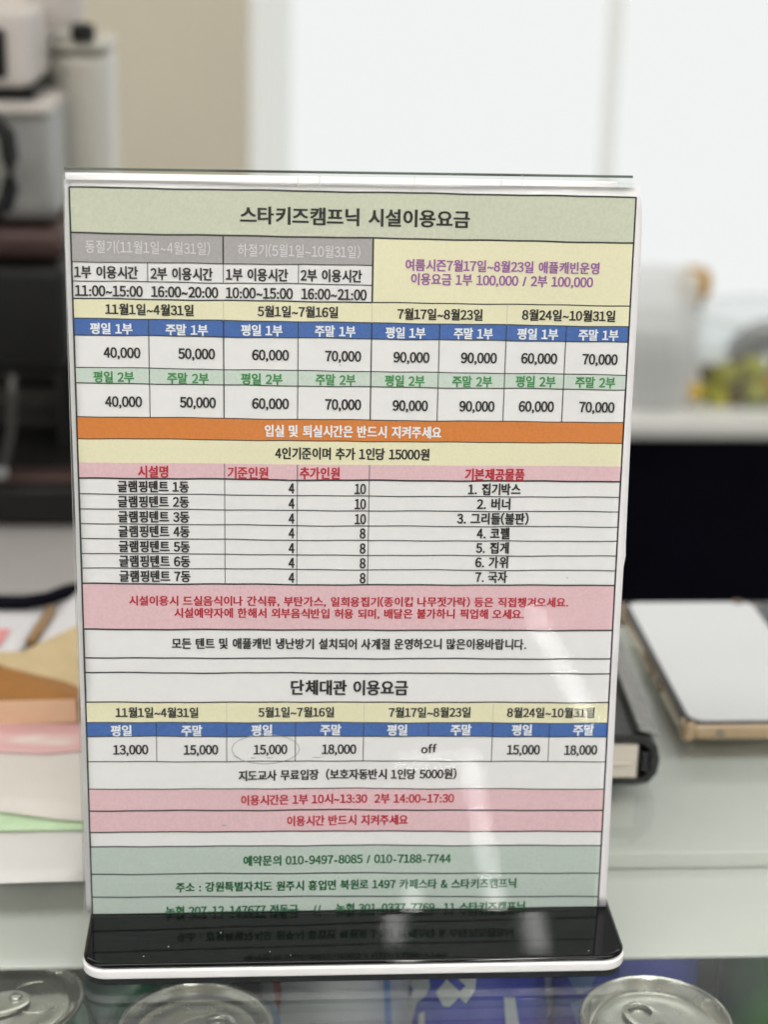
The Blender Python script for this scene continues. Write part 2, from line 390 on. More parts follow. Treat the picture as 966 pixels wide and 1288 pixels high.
# white shapes printed on the blue can, wrapped on its side
def on_can(px, py, c, r):
    d = ray(px, py); ox, oy = CAM.x - c.x, CAM.y - c.y
    A = d.x ** 2 + d.y ** 2; B = 2 * (ox * d.x + oy * d.y); Cq = ox * ox + oy * oy - r * r; D = B * B - 4 * A * Cq
    if D < 0: return None
    return CAM + d * ((-B - math.sqrt(D)) / (2 * A))
def decal(root, poly, m, name='printed_shape', r=0.0333):
    bm = bmesh.new(); c = root.location; f = bm.faces.new([bm.verts.new((px, py, 0)) for px, py in poly])
    bmesh.ops.triangulate(bm, faces=[f])
    bmesh.ops.subdivide_edges(bm, edges=bm.edges, cuts=3, use_grid_fill=True)
    bad = []
    for v in bm.verts:
        q = on_can(v.co.x, v.co.y, c, r)
        if q is None: bad.append(v)
        else: v.co = q - c
    bmesh.ops.delete(bm, geom=bad, context='VERTS')
    o = from_bm(name, bm, m, None, smooth=True); o.parent = root
    o.matrix_parent_inverse = Matrix.Rotation(-root.rotation_euler.z, 4, 'Z'); return o
M['cwhite'] = mat('can_print_white', (0.62, 0.66, 0.70), 0.3, 0.1, var=0.06, scale=60)
M['cblue'] = mat('can_print_light_blue', (0.16, 0.30, 0.62), 0.3, 0.1, var=0.1, scale=60)
b1 = back[612]
for poly in ([(515, 1226), (538, 1226), (541, 1240), (536, 1252), (524, 1262), (518, 1288), (512, 1310), (500, 1310), (503, 1275), (514, 1258), (520, 1245), (514, 1238)],
             [(548, 1248), (562, 1232), (582, 1250), (566, 1266), (558, 1266)],
             [(566, 1222), (600, 1222), (598, 1245), (586, 1262), (574, 1252), (586, 1240)],
             [(527, 1275), (534, 1272), (534, 1310), (524, 1310)],
             [(634, 1254), (648, 1254), (656, 1310), (638, 1310)],
             [(684, 1222), (696, 1222), (712, 1250), (708, 1275), (690, 1280), (688, 1262), (700, 1256), (696, 1244)]):
    decal(b1, poly, M['cwhite'])
b2 = back[800]
for poly in ([(712, 1222), (752, 1222), (742, 1245), (728, 1250), (720, 1240)], [(718, 1262), (736, 1256), (740, 1290), (726, 1290)]):
    decal(b2, poly, M['cblue'])
b0 = back[428]
decal(b0, [(338, 1215), (350, 1215), (354, 1250), (352, 1275), (346, 1262), (343, 1240)], cm['red'])
decal(b0, [(340, 1262), (350, 1268), (356, 1310), (334, 1310)], M['cblue'])
decal(b0, [(482, 1218), (490, 1218), (494, 1310), (485, 1310)], M['cblue'])

# ------------------------------------------------------------------ the menu stand
stand = thing('menu_stand', 'clear acrylic upright menu stand on a black and white base', 'menu stand', (0, 0, 0.0))
X0, X1, Y0, Y1 = -0.1003, 0.1043, -0.0353, 0.033
slab('base_foot', X0 + 0.0012, X1 - 0.0012, Y0 + 0.0012, Y1 - 0.0012, 0.0002, 0.0030, 0.0075, 0.0002, M['bfoot'], stand)
slab('white_layer', X0, X1, Y0, Y1, 0.0031, 0.0072, 0.009, 0.0009, M['bwhite'], stand)
slab('black_layer', X0 + 0.0004, X1 - 0.0004, Y0 + 0.0004, Y1 - 0.0004, 0.0073, 0.0095, 0.009, 0.0013, M['bblack'], stand)
def sheet_box(name, u0, u1, v0, v1, n0, n1, m, parent, edge=None):
    bm = bmesh.new(); v = [bm.verts.new(P(u, vv, n, False)) for u in (u0, u1) for vv in (v0, v1) for n in (n0, n1)]
    for k, q in enumerate(((0, 1, 3, 2), (4, 6, 7, 5), (0, 4, 5, 1), (2, 3, 7, 6), (0, 2, 6, 4), (1, 5, 7, 3))):
        f = bm.faces.new([v[i] for i in q])
        if edge and k in edge: f.material_index = edge[k]
    return from_bm(name, bm, m, parent)
sheet_box('front_panel', -0.0029, 0.1957, 0.0002, 0.2822, 0.0012, 0.0028, [M['acrylic'], M['acr_edge']], stand, {0: 1, 1: 0, 3: 1})
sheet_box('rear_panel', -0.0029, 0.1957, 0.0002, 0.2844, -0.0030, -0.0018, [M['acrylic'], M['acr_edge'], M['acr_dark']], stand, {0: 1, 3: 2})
sheet_box('fold_shadow_strip', -0.0029, 0.1957, 0.2837, 0.2845, -0.0034, -0.0014, M['acr_dark'], stand)  # dark strip stands in for the shadow of the fold
for px in (374, 401, 629, 655, 520): 
    u, v = at_sheet(px, 228); sheet_box('scratch', u, u + 0.0003, v - 0.0016, v + 0.0022, 0.0029, 0.00295, M['acr_edge'], stand)
M['dust'] = mat('dust_speck', (0.55, 0.53, 0.5), 0.8, var=0.2)
bm = bmesh.new()
for k in range(6):
    x, y = random.uniform(X0 + .01, X1 - .01), random.uniform(Y0 + .003, -0.004); r = random.uniform(0.00006, 0.00014)
    bx(bm, x - r * random.uniform(1, 3), x + r, y - r, y + r * random.uniform(1, 2), 0.00952, 0.00962)
tag(from_bm('dust', bm, M['dust'], stand), kind='stuff')
# ------------------------------------------------------------------ the price sheet
ROWS = [(235, 248), (292.6, 305.6), (329, 338), (353, 363), (375.2, 384.8), (400, 411), (421, 430.4), (462, 471.7), (481.7, 490.4), (524, 531.7), (551.5, 558), (581.8, 587),
        (601.4, 606), (621, 625.8), (640, 644), (658.9, 663.2), (677.4, 681.3), (696, 699.8), (714.3, 717.9), (734, 736.4), (791.4, 793), (827.2, 828.8), (845.7, 847.3), (882.9, 883.3),
        (908.2, 909.2), (925.8, 926.2), (957.6, 957.2), (992, 991.8), (1019.2, 1018.6), (1046, 1045), (1064.4, 1062.6), (1098.9, 1097.7), (1127.6, 1127.2), (1154, 1147)]
RV = []
for a, b in ROWS:
    RV.append((at_sheet(86 + (a - 235) * 30 / 915, a)[1], at_sheet(800 - (b - 248) * 48 / 895, b)[1]))
RV[-1] = (0.0004, 0.0004)
CA = [-0.0008, 0.0253, 0.0517, 0.0781, 0.1043, 0.1286, 0.1527, 0.1743, 0.1972]
CB = [-0.0004, 0.0257, 0.0521, 0.0781, 0.1040, 0.1287, 0.1533, 0.1752, 0.1978]
def vrow(i, u): t = u / W; return RV[i][0] * (1 - t) + RV[i][1] * t
sheet = thing('price_sheet', 'printed price list with coloured table rows inside the clear acrylic stand', 'price list', (-W / 2, 0, ZB))
def to_sheet(name, bm, m, smooth=False):
    o = from_bm(name, bm, m, None, smooth, origin=None)
    for v in o.data.vertices: v.co -= Vector((-W / 2, 0, ZB))
    o.parent = sheet; return o
def patch(bm, u0, u1, va, vb, n=0.0, nu=None, mi=0):
    """va(u), vb(u): lower and upper border"""
    nu = nu or max(1, int(abs(u1 - u0) / 0.006)); h = abs(va(u0) - vb(u0)); nv = max(1, int(h / 0.006)); g = []
    for i in range(nu + 1):
        u = u0 + (u1 - u0) * i / nu; col = []
        for j in range(nv + 1):
            v = va(u) + (vb(u) - va(u)) * j / nv; col.append(bm.verts.new(P(u, v, n)))
        g.append(col)
    for i in range(nu):
        for j in range(nv):
            f = bm.faces.new((g[i][j], g[i + 1][j], g[i + 1][j + 1], g[i][j + 1])); f.material_index = mi
def interp(tab, v):
    if v <= tab[0][0]: return tab[0][1]
    for (a, x), (b, y) in zip(tab, tab[1:]):
        if v <= b: return x + (y - x) * (v - a) / (b - a)
    return tab[-1][1]
LE = [(0, -0.0014), (0.02, -0.0021), (0.05, -0.0022), (0.0845, -0.0019), (0.0858, -0.0005), (0.092, -0.0008), (0.12, -0.0018), (0.175, -0.0024), (0.26, -0.0030), (0.281, -0.0026)]
RE = [(0, 0.2012), (0.094, 0.2003), (0.142, 0.2003), (0.144, 0.2009), (0.150, 0.2006), (0.1993, 0.1999), (0.26, 0.1998), (0.272, 0.1994), (0.278, 0.1984), (0.2808, 0.1974)]
def vtop(u): return 0.2800 + 0.0008 * min(1, max(0, u / 0.1)) * (1 if u < .1 else 1)
# paper ground: full sheet with a thickness
bm = bmesh.new(); NU, NV = 34, 60
def ground(n, flip):
    g = []
    for i in range(NU + 1):
        col = []
        for j in range(NV + 1):
            v = 0.0003 + (0.2806 - 0.0003) * j / NV; l, r = interp(LE, v), interp(RE, v); col.append(bm.verts.new(P(l + (r - l) * i / NU, v, n)))
        g.append(col)
    for i in range(NU):
        for j in range(NV):
            q = (g[i][j], g[i + 1][j], g[i + 1][j + 1], g[i][j + 1]); bm.faces.new(q if not flip else q[::-1])
    return [g[i][0] for i in range(NU + 1)] + [g[NU][j] for j in range(1, NV + 1)] + [g[i][NV] for i in range(NU - 1, -1, -1)] + [g[0][j] for j in range(NV - 1, 0, -1)]
e1 = ground(0.0, False); e2 = ground(-0.0004, True)
for i in range(len(e1)): bm.faces.new((e1[i], e2[i], e2[(i + 1) % len(e1)], e1[(i + 1) % len(e1)]))
to_sheet('paper', bm, M['paper'], True)
# second sheet facing the other way, its edge showing above and to the left
bm = bmesh.new(); patch(bm, -0.0024, 0.190, lambda u: 0.0005, lambda u: 0.2829 - 0.0004 * (u / 0.19), n=-0.0012, nu=12)
back_sheet = from_bm('reverse_sheet', bm, M['paper'], None, True); 
tag(back_sheet, 'white sheet back to back with the price list, its edge showing along the top', 'paper sheet')
sol = back_sheet.modifiers.new('thick', 'SOLIDIFY'); sol.thickness = 0.0002

L1 = 0.00012
def band(i0, i1, u0, u1, m):
    bm = bmesh.new(); patch(bm, u0, u1, lambda u: vrow(i1, u), lambda u: vrow(i0, u), n=L1); to_sheet('printed_band', bm, M[m], True)
e0, e8 = CA[0], CA[8]; f0, f8 = CB[0], CB[8]
def fx(i): v = RV[i][0]; t = 1 - v / 0.28; return (-0.0011 + 0.0011 * t, 0.1969 + 0.0011 * t)
def fband(i0, i1, m): a, b = fx(i0); band(i0, i1, a, b, m)
fband(0, 1, 'sage'); band(1, 2, fx(1)[0], CA[4], 'grey'); band(1, 4, CA[4], fx(1)[1], 'yellow'); fband(4, 5, 'yellow'); fband(5, 6, 'blue'); fband(7, 8, 'mint')
fband(9, 10, 'orange'); fband(10, 11, 'yellow'); fband(11, 12, 'pink'); fband(19, 20, 'pink')
fband(23, 24, 'yellow'); fband(24, 25, 'blue'); fband(27, 28, 'pink'); fband(28, 29, 'pink')
for i in (30, 31, 32): fband(i, i + 1, 'teal')
# ruled lines
L2 = 0.0002
rl = bmesh.new()
def hline(i, u0, u1, t=0.00030, bm=None):
    j = (lambda u: 0.00008 * math.sin(u * 120 + i * 1.7) + 0.00005 * math.sin(u * 310 + i))
    patch(bm or rl, u0, u1, lambda u: vrow(i, u) - t / 2 + j(u), lambda u: vrow(i, u) + t / 2 + j(u), n=L2, nu=max(2, int((u1 - u0) / 0.004)))
def vline(u, i0, i1, t=0.00026, bm=None, utop=None):
    va, vb = vrow(i1, u), vrow(i0, u); K = max(1, int((vb - va) / 0.006)); bm = bm or rl; pr = None
    utop = u if utop is None else utop
    for k in range(K + 1):
        v = va + (vb - va) * k / K; uu = u + (utop - u) * k / K
        q = (bm.verts.new(P(uu - t / 2, v, L2 + 0.00002)), bm.verts.new(P(uu + t / 2, v, L2 + 0.00002)))
        if pr: bm.faces.new((pr[0], pr[1], q[1], q[0]))
        pr = q
thick = {0: .0006, 1: .0006, 4: .0005, 12: .0006, 19: .0006, 20: .0006, 21: .0005, 22: .0005, 23: .0005, 27: .0004, 28: .0006, 29: .0005, 30: .0005, 31: .0005, 32: .0005}
for i in range(33):
    if i in (2, 3, 11): continue
    a, b = fx(i)
    if i == 4: hline(4, a, CA[4], 0.0005); hline(4, CA[4], b, 0.0004); continue
    hline(i, a, b, thick.get(i, 0.00034))
hline(2, fx(2)[0], CA[4], .0003); hline(3, fx(3)[0], CA[4], .0003)
vline(fx(32)[0], 0, 33, 0.0006, utop=fx(0)[0]); vline(fx(32)[1], 0, 33, 0.0006, utop=fx(0)[1])
vline(CA[2], 1, 2, .0005); vline(CA[4], 1, 4, .0006)
for c in (1, 2, 3): vline(CA[c], 2, 3)
for c in range(1, 8): vline(CA[c], 5, 9, .0004 if c in (4, 2) else .0003)
for c in (2, 3, 4): vline(CA[c] + 0.0001, 11, 19)
for c in range(1, 8):
    vline(CB[c], 24, 26 if c != 5 else 25)
vline(CA[4], 5, 9, .0004)
to_sheet('ruled_lines', rl, M['line'])
for c in (2, 4, 6):
    fl = bmesh.new(); vline(CA[c], 4, 5, .0002, fl); to_sheet('faint_line', fl, M['faint'])
    fl = bmesh.new(); vline(CB[c], 23, 24, .0002, fl); to_sheet('faint_line', fl, M['faint'])
# faint pencil circle round one price, and small smudges
bm = bmesh.new(); pr = None
for k in range(0, 66):
    a = 2 * math.pi * k / 62 + 2.4; rr = 1 + 0.03 * k / 62
    u, v = at_sheet(333.5 + 41.5 * rr * math.cos(a), 942 + 17.5 * rr * math.sin(a)); u2, v2 = at_sheet(333.5 + (41.5 * rr + .9) * math.cos(a), 942 + (17.5 * rr + .9) * math.sin(a))
    q = (bm.verts.new(P(u, v, L2)), bm.verts.new(P(u2, v2, L2)))
    if pr: bm.faces.new((pr[0], pr[1], q[1], q[0]))
    pr = q
to_sheet('pencil_circle', bm, M['pencil'])
for (px, py, wd, ht) in ((281, 1038, 6, 2.2), (318, 953, 6, 1.2), (338, 953, 8, 1), (399, 953, 10, 1), (428, 459, 3, 1), (366, 603, 12, .8), (714, 727, 1.6, 1.6), (641, 791, 1.6, 1.6)):
    bm = bmesh.new(); pts = []
    for k in range(10):
        a = 2 * math.pi * k / 10; s = random.uniform(.6, 1.2); u, v = at_sheet(px + wd * s * math.cos(a) / 2 * 1.4, py + ht * s * math.sin(a) / 2); pts.append(bm.verts.new(P(u, v, L2)))
    bm.faces.new(pts); to_sheet('smudge', bm, M['pencil'])

PENDING = []
def text(s, xl, xr, yc, em, col, bold=0.012, yr=None): PENDING.append((s, xl, xr, yc, em, col, 0.0 if bold < 0 else (0.003 if col == 'pale' else 0.006) if bold < 0.01 else 0.0130 + 0.45 * bold))
HALF = {' ': .34, '~': .62, ':': .30, ',': .28, '.': .30, '(': .36, ')': .36, '/': .42, '-': .50, '&': .68, 'o': .58, 'f': .34}
def flush_text():
    """every glyph is outlined once, then laid out with proportional advances on the paper's surface"""
    need = sorted({(ch, round(r[6], 4)) for r in PENDING for ch in r[0] if ch != ' '}); obs = {}
    for ch, bo in need:
        c = bpy.data.curves.new('t', 'FONT'); c.body = chr(ord(ch) + 0xFEE0) if ch.isdigit() or ch in '()&' else ch
        c.offset = bo; c.resolution_u = 3; o = bpy.data.objects.new('t', c); COL.objects.link(o); obs[(ch, bo)] = o
    bpy.context.view_layer.update(); dg = bpy.context.evaluated_depsgraph_get(); G = {}
    for k, o in obs.items():
        me = bpy.data.meshes.new_from_object(o.evaluated_get(dg)); vs = [v.co.copy() for v in me.vertices]; fs = [tuple(p.vertices) for p in me.polygons]
        bpy.data.meshes.remove(me); ch = k[0]; x0, x1 = min(v.x for v in vs), max(v.x for v in vs)
        adv = 0.93 if ord(ch) > 0x1100 else HALF.get(ch, 0.58)
        sx = min(1.0, adv * 0.94 / max(1e-3, x1 - x0)) if ord(ch) < 128 else 1.0
        if ch == '~': sx = 0.5 / (x1 - x0)
        cx = (x0 + x1) / 2; G[k] = ([((v.x - cx) * sx, v.y) for v in vs], fs, adv)
    for k, o in obs.items(): c = o.data; bpy.data.objects.remove(o); bpy.data.curves.remove(c)
    for s, xl, xr, yc, em, col, bo in PENDING:
        bo = round(bo, 4); V = []; Fc = []; x = 0
        for ch in s:
            if ch == ' ': x += HALF[' ']; continue
            vs, fs, adv = G[(ch, bo)]; b0_ = len(V); V += [(x + adv / 2 + a, b) for a, b in vs]; Fc += [tuple(i + b0_ for i in f) for f in fs]; x += adv
        x0, x1 = min(v[0] for v in V), max(v[0] for v in V)
        ul = at_sheet(xl, yc)[0]; ur = at_sheet(xr, yc)[0]
        if any(ord(ch) > 0x1100 for ch in s): em *= 0.95
        h = abs(at_sheet(xl, yc - em / 2)[1] - at_sheet(xl, yc + em / 2)[1])
        vm = at_sheet((xl + xr) / 2, yc)[1]; ucen = (ul + ur) / 2; sl = (0.0 if yc > 900 else -0.0075); R = []
        for a, b in V:
            u = ul + (a - x0) / (x1 - x0) * (ur - ul); vv = vm + (b - 0.36) * h + sl * (u - ucen); R.append(P(u, vv, 0.00026) - Vector((-W / 2, 0, ZB)))
        if bo > 0.005:                                   # heavier print: the strokes spread a little sideways
            k = len(R); dx = 0.030 * h; R = [p - PU * dx / 2 for p in R] + [p + PU * dx / 2 + PN * 0.00002 for p in R]; Fc = Fc + [tuple(i + k for i in f) for f in Fc]
        me = bpy.data.meshes.new('lettering'); me.from_pydata(R, [], Fc); o = link('lettering', me, M[col]); o.parent = sheet

T = text
T('스타키즈캠프닉 시설이용요금', 302, 591, 273.5, 25, 'black', .016)
T('동절기(11월1일~4월31일)', 107, 264, 311.5, 18.5, 'pale', .004)
T('하절기(5월1일~10월31일)', 299, 453, 316, 18.5, 'pale', .004)
for s, a, b, y in (('1부 이용시간', 93, 173, 342.5), ('2부 이용시간', 189, 267, 344.5), ('1부 이용시간', 284, 362, 345.8), ('2부 이용시간', 378, 455, 347)): T(s, a, b, y, 18, 'black', .013)
for s, a, b, y in (('11:00~15:00', 94, 179, 366), ('16:00~20:00', 190, 274, 367.3), ('10:00~15:00', 284, 368, 368.8), ('16:00~21:00', 379, 461, 370.3)): T(s, a, b, y, 17.5, 'black', .014)
T('여름시즌7월17일~8월23일 애플캐빈운영', 510, 754, 335.5, 17, 'purple'); T('이용요금 1부 100,000 / 2부 100,000', 517, 746, 353, 17, 'purple', .015)
for s, a, b, y in (('11월1일~4월31일', 132, 243, 389.7), ('5월1일~7월16일', 324, 425, 392.3), ('7월17일~8월23일', 500, 607, 395.6), ('8월24일~10월31일', 657, 774, 397)): T(s, a, b, y, 16.5, 'black', .016)
xs1 = [(113, 166, 413.5), (208, 261, 415), (303, 355, 415.6), (396, 447, 416.8), (485, 535, 418.6), (571, 620, 419.8), (651, 702, 420.5), (728, 778, 421.6)]
for k, (a, b, y) in enumerate(xs1): T('평일 1부' if k % 2 == 0 else '주말 1부', a, b, y, 16, 'white', .022)
xs2 = [(117, 168, 474.3), (210, 262, 476), (303, 355, 476.8), (397, 447, 477.8), (484, 534, 479), (569, 619, 480), (649, 699, 480.3), (724, 774, 481.2)]
for k, (a, b, y) in enumerate(xs2): T('평일 2부' if k % 2 == 0 else '주말 2부', a, b, y, 16, 'green', .022)
pr = ['40,000', '50,000', '60,000', '70,000', '90,000', '90,000', '60,000', '70,000']
for s, (a, b, y) in zip(pr, [(130, 176, 443.7), (224, 270, 445), (317, 363, 446.5), (409, 454, 448), (495, 540, 449.3), (580, 625, 450.3), (656, 701, 451), (733, 777, 452)]): T(s, a, b, y, 17, 'black', .018)
for s, (a, b, y) in zip(pr, [(132, 178, 505.3), (226, 271, 506.3), (317, 363, 507.5), (409, 454, 508.7), (494, 538, 510), (578, 622, 511), (653, 697, 511.5), (729, 773, 512.3)]): T(s, a, b, y, 17, 'black', .018)
T('입실 및 퇴실시간은 반드시 지켜주세요', 333, 555, 542.8, 17, 'white', .02)
T('4인기준이며 추가 1인당 15000원', 346, 540, 570.8, 17, 'black', .018)
T('시설명', 173, 211, 593.5, 17, 'red', .018); T('기준인원', 286, 337, 594.7, 17, 'red', .018); T('추가인원', 377, 427, 595, 17, 'red', .018); T('기본제공물품', 585, 660, 597, 17, 'red', .018)
ys = [612.3, 631.3, 650.2, 668.6, 687.5, 706, 724.8]
for k, y in enumerate(ys):
    T('글램핑텐트 %d동' % (k + 1), 147.5 + k * .4, 237 + k * .35, y, 16.5, 'black', .016)
    T('4', 363 , 370, y + 1.6, 16.5, 'black', .02)
    if k < 3: T('10', 446, 460, y + 2.4, 16.5, 'black', .02)
    else: T('8', 452.5, 459.5, y + 2, 16.5, 'black', .02)
for s, a, b, y in (('1. 집기박스', 589, 655, 615.5), ('2. 버너', 600, 642, 634), ('3. 그리들(불판)', 575, 665, 652.5), ('4. 코펠', 600, 641, 671), ('5. 집게', 599, 640, 689.2), ('6. 가위', 598, 639, 707.3), ('7. 국자', 598, 638, 725.8)):
    T(s, a, b, y, 16.5, 'black', .016)
T('시설이용시 드실음식이나 간식류, 부탄가스, 일회용집기(종이컵 나무젓가락) 등은 직접챙겨오세요.', 162, 715, 756.6, 14, 'red', .016)
T('시설예약자에 한해서 외부음식반입 허용 되며, 배달은 불가하니 픽업해 오세요.', 219, 659, 771.6, 14, 'red', .016)
T('모든 텐트 및 애플캐빈 냉난방기 설치되어 사계절 운영하오니 많은이용바랍니다.', 216, 662, 809.8, 15.5, 'black', .013)
T('단체대관 이용요금', 366, 513, 865, 21.5, 'black', .017)
for s, a, b in (('11월1일~4월31일', 145, 249), ('5월1일~7월16일', 325, 420), ('7월17일~8월23일', 489, 592), ('8월24일~10월31일', 638, 748)): T(s, a, b, 896, 15, 'black', .015)
for k, (a, b) in enumerate([(139, 165), (228, 254), (316, 342), (403, 429), (487, 512), (567, 593), (644, 669), (721, 747)]): T('평일' if k % 2 == 0 else '주말', a, b, 918.8 - k * .15, 15.5, 'white', .022)
for s, a, b in (('13,000', 142, 186), ('15,000', 231, 274), ('15,000', 319, 361), ('18,000', 405, 448), ('15,000', 638, 679), ('18,000', 710, 751)): T(s, a, b, 942.6, 15.5, 'black', .016)
T('off', 530, 549, 941, 16.5, 'black', .004)
T('지도교사 무료입장  (보호자동반시 1인당 5000원)', 300, 574, 974.3, 15, 'black', .014)
T('이용시간은 1부 10시~13:30  2부 14:00~17:30', 303, 571, 1005, 14.5, 'red', .02)
T('이용시간 반드시 지켜주세요', 361, 513, 1032, 14.5, 'red', .02)
T('예약문의 010-9497-8085 / 010-7188-7744', 306, 567, 1081, 14.5, 'dgreen', .02)
T('주소 : 강원특별자치도 원주시 흥업면 북원로 1497 카페스타 & 스타키즈캠프닉', 221, 649, 1113, 14, 'dgreen', .018)
T('농협 207-12-147677 전동규    //    농협 301-0337-7769- 11 스타키즈캠프닉', 208, 660, 1142.5, 14, 'dgreen', .02)

flush_text()
# ------------------------------------------------------------------ smartphone in its case (right)
M['tpu'] = mat('case_amber_tpu', (0.40, 0.285, 0.165), 0.18, var=0.06, scale=30, trans=0.0, coat=0.9, spec=0.6)
M['tpu2'] = mat('case_dark_amber', (0.12, 0.055, 0.02), 0.25, var=0.3, scale=80, coat=0.4)
M['pface'] = mat('phone_face_silver', (0.60, 0.61, 0.62), 0.16, var=0.02, scale=20, coat=0.6)
M['pbezel'] = mat('phone_bezel', (0.035, 0.035, 0.038), 0.2, 0.3, var=0.1, scale=60)
M['pmetal'] = mat('phone_rail', (0.30, 0.29, 0.27), 0.25, 1.0, var=0.1, scale=60)
pc = at_z(862, 922, 0.002); ph = thing('smartphone', 'smartphone with pale shiny face in an amber bumper case lying on the glass', 'phone', (0.211, 0.244, 0.0))
hw, hl = 0.0395, 0.0800
slab('bumper_case', -hw, hw, -hl, hl, 0.0006, 0.0090, 0.010, 0.0024, M['tpu'], ph, 8)
slab('phone_rail', -hw + 0.0006, hw - 0.0006, -hl + 0.0018, hl - 0.0018, 0.0052, 0.0108, 0.0085, 0.0012, M['pbezel'], ph, 8)
slab('screen', -hw + 0.0036, hw - 0.0036, -hl + 0.0022, hl - 0.0024, 0.0090, 0.0112, 0.007, 0.0002, M['pface'], ph, 8)
for sx, sy, a in ((-1, -1, 0), (1, -1, 0), (-1, 1, 0), (1, 1, 0)):
    slab('corner_bumper', sx * hw - 0.0065 * (sx > 0) - 0.0008 * (sx < 0), sx * hw + 0.0065 * (sx < 0) + 0.0008 * (sx > 0), sy * hl - 0.0085 * (sy > 0) - 0.0008 * (sy < 0), sy * hl + 0.0085 * (sy < 0) + 0.0008 * (sy > 0), 0.0003, 0.0104, 0.004, 0.0015, M['tpu'], ph, 5)
for y0, y1 in ((-0.030, -0.018), (-0.010, 0.014)):
    slab('side_button', -hw - 0.0012, -hw + 0.001, y0, y1, 0.0035, 0.0072, 0.001, 0.0003, M['tpu2'], ph, 4)
lathe('strap_hole', [(0.0018, 0.0), (0.0018, 0.0006), (0.0009, 0.0006), (0.0009, 0.0)], M['pmetal'], ph, 20).matrix_basis = Matrix.Translation((-0.021, -hl - 0.0001, 0.005)) @ Matrix.Rotation(R_(90), 4, 'X')
lathe('camera_ring', [(0.003, 0.0112), (0.003, 0.0118), (0.002, 0.0118), (0, 0.0114)], M['tpu2'], ph, 24, (0.028, hl - 0.003, 0.0))

# ------------------------------------------------------------------ black leather notebook behind the stand
M['leather'] = mat('black_leather', (0.016, 0.0165, 0.015), 0.42, var=0.3, scale=260, bump=0.5)
M['pages'] = mat('page_block', (0.66, 0.60, 0.52), 0.8, var=0.10, scale=50, stretch=(1, 1, 40))
M['braid'] = mat('braid_grey', (0.22, 0.22, 0.21), 0.45, var=0.3, scale=200)
c = at_z(829, 956, 0.014); e = at_z(778, 800, 0.024); dv = Vector((e.x - c.x, e.y - c.y, 0)); L_ = dv.length; rz = math.atan2(dv.y, dv.x) - math.pi / 2
nb = thing('notebook', 'black leather zip notebook with cream pages lying on the glass by the phone', 'notebook', (c.x, c.y, 0.0), rz)
nb.scale = (1.0, 1.0, 1.38); Wn = 0.105; D = L_ * 1.04
slab('page_block', -Wn + 0.004, -0.0095, 0.0004, D - 0.004, 0.0033, 0.0154, 0.001, 0.0003, M['pages'], nb, 4)
slab('loose_page', -Wn + 0.006, -0.012, -0.0008, D - 0.008, 0.0085, 0.0088, 0.001, 0.0001, M['pages'], nb, 4)
# cover = bottom board, spine curve on the right, top board (one wrapped sheet)
prof = [(-Wn, 0.0008), (-0.010, 0.0008), (-0.004, 0.0018), (-0.0005, 0.0052), (0.0004, 0.0102), (-0.0012, 0.0152), (-0.006, 0.0186), (-0.014, 0.0192), (-Wn, 0.0182)]
inner = [(-Wn, 0.0030), (-0.011, 0.0030), (-0.0062, 0.0038), (-0.0035, 0.0062), (-0.0028, 0.0100), (-0.0040, 0.0140), (-0.0075, 0.0160), (-0.014, 0.0166), (-Wn, 0.0156)]
bm = bmesh.new(); rows = []
for yy in (0.0, 0.002, D - 0.002, D):
    sh = 0.0 if yy in (0.002, D - 0.002) else 0.0006
    rows.append([bm.verts.new((x, yy, z)) for x, z in prof + inner[::-1]])
for a, b in zip(rows, rows[1:]):
    for i in range(len(a)): bm.faces.new((a[i], a[(i + 1) % len(a)], b[(i + 1) % len(a)], b[i]))
K = len(prof)
for r in (rows[0], rows[-1]):
    for i in range(K - 1): bm.faces.new((r[i], r[i + 1], r[2 * K - 2 - i], r[2 * K - 1 - i]))
sharp(from_bm('cover', bm, M['leather'], nb), 40)
nt = 34
bm = bmesh.new()
for k in range(nt):
    yk = 0.004 + (D - 0.008) * k / (nt - 1)
    bx(bm, -0.0066, 0.0062, -0.0012, 0.0012, -0.0007, 0.0007, 0.0005, Matrix.Translation((-0.0048, yk, 0.0193)) @ Matrix.Rotation(R_(22), 4, 'Y') @ Matrix.Rotation(R_(28), 4, 'Z'), 1)
tag(from_bm('braided_edging', bm, M['braid'], nb), kind='stuff')
tube('edge_cord', [(-0.0112, 0.002, 0.0196), (-0.0115, D / 2, 0.0199), (-0.0112, D - 0.002, 0.0196)], 0.0007, M['leather'], nb)
slab('clasp', -0.0085, -0.0030, -0.0012, 0.004, 0.0060, 0.0135, 0.0015, 0.0006, M['bblack'], nb, 4)

# ------------------------------------------------------------------ papers and kraft box (left)
def paper(name, pts, z, m, label, cat='paper sheet', amp=0.0006, group=None, tilt=None):
    """a thin sheet from its corner points seen on the counter; real thickness and slight waviness"""
    vs = [at_z(px, py, z if tilt is None else z + tilt[i]) for i, (px, py) in enumerate(pts)]
    bm = bmesh.new(); f = bm.faces.new([bm.verts.new(v) for v in vs]); bmesh.ops.triangulate(bm, faces=[f])
    bmesh.ops.subdivide_edges(bm, edges=bm.edges, cuts=5, use_grid_fill=True)
    for v in bm.verts: v.co.z += amp * 0.5 * (1 + math.sin(v.co.x * 70 + z * 900) * math.cos(v.co.y * 55))
    cen = sum(vs, Vector()) / len(vs)
    o = from_bm(name, bm, m, None, True, origin=(cen.x, cen.y, z)); s = o.modifiers.new('thick', 'SOLIDIFY'); s.thickness = 0.0002
    return tag(o, label, cat, group)
M['pwhite'] = mat('plain_paper', (0.62, 0.605, 0.585), 0.7, var=0.03, scale=40)
M['pgreen'] = mat('green_paper', (0.50, 0.66, 0.43), 0.7, var=0.06, scale=80)
M['kraft'] = mat('kraft_light', (0.53, 0.41, 0.23), 0.7, var=0.08, scale=90, bump=0.15)
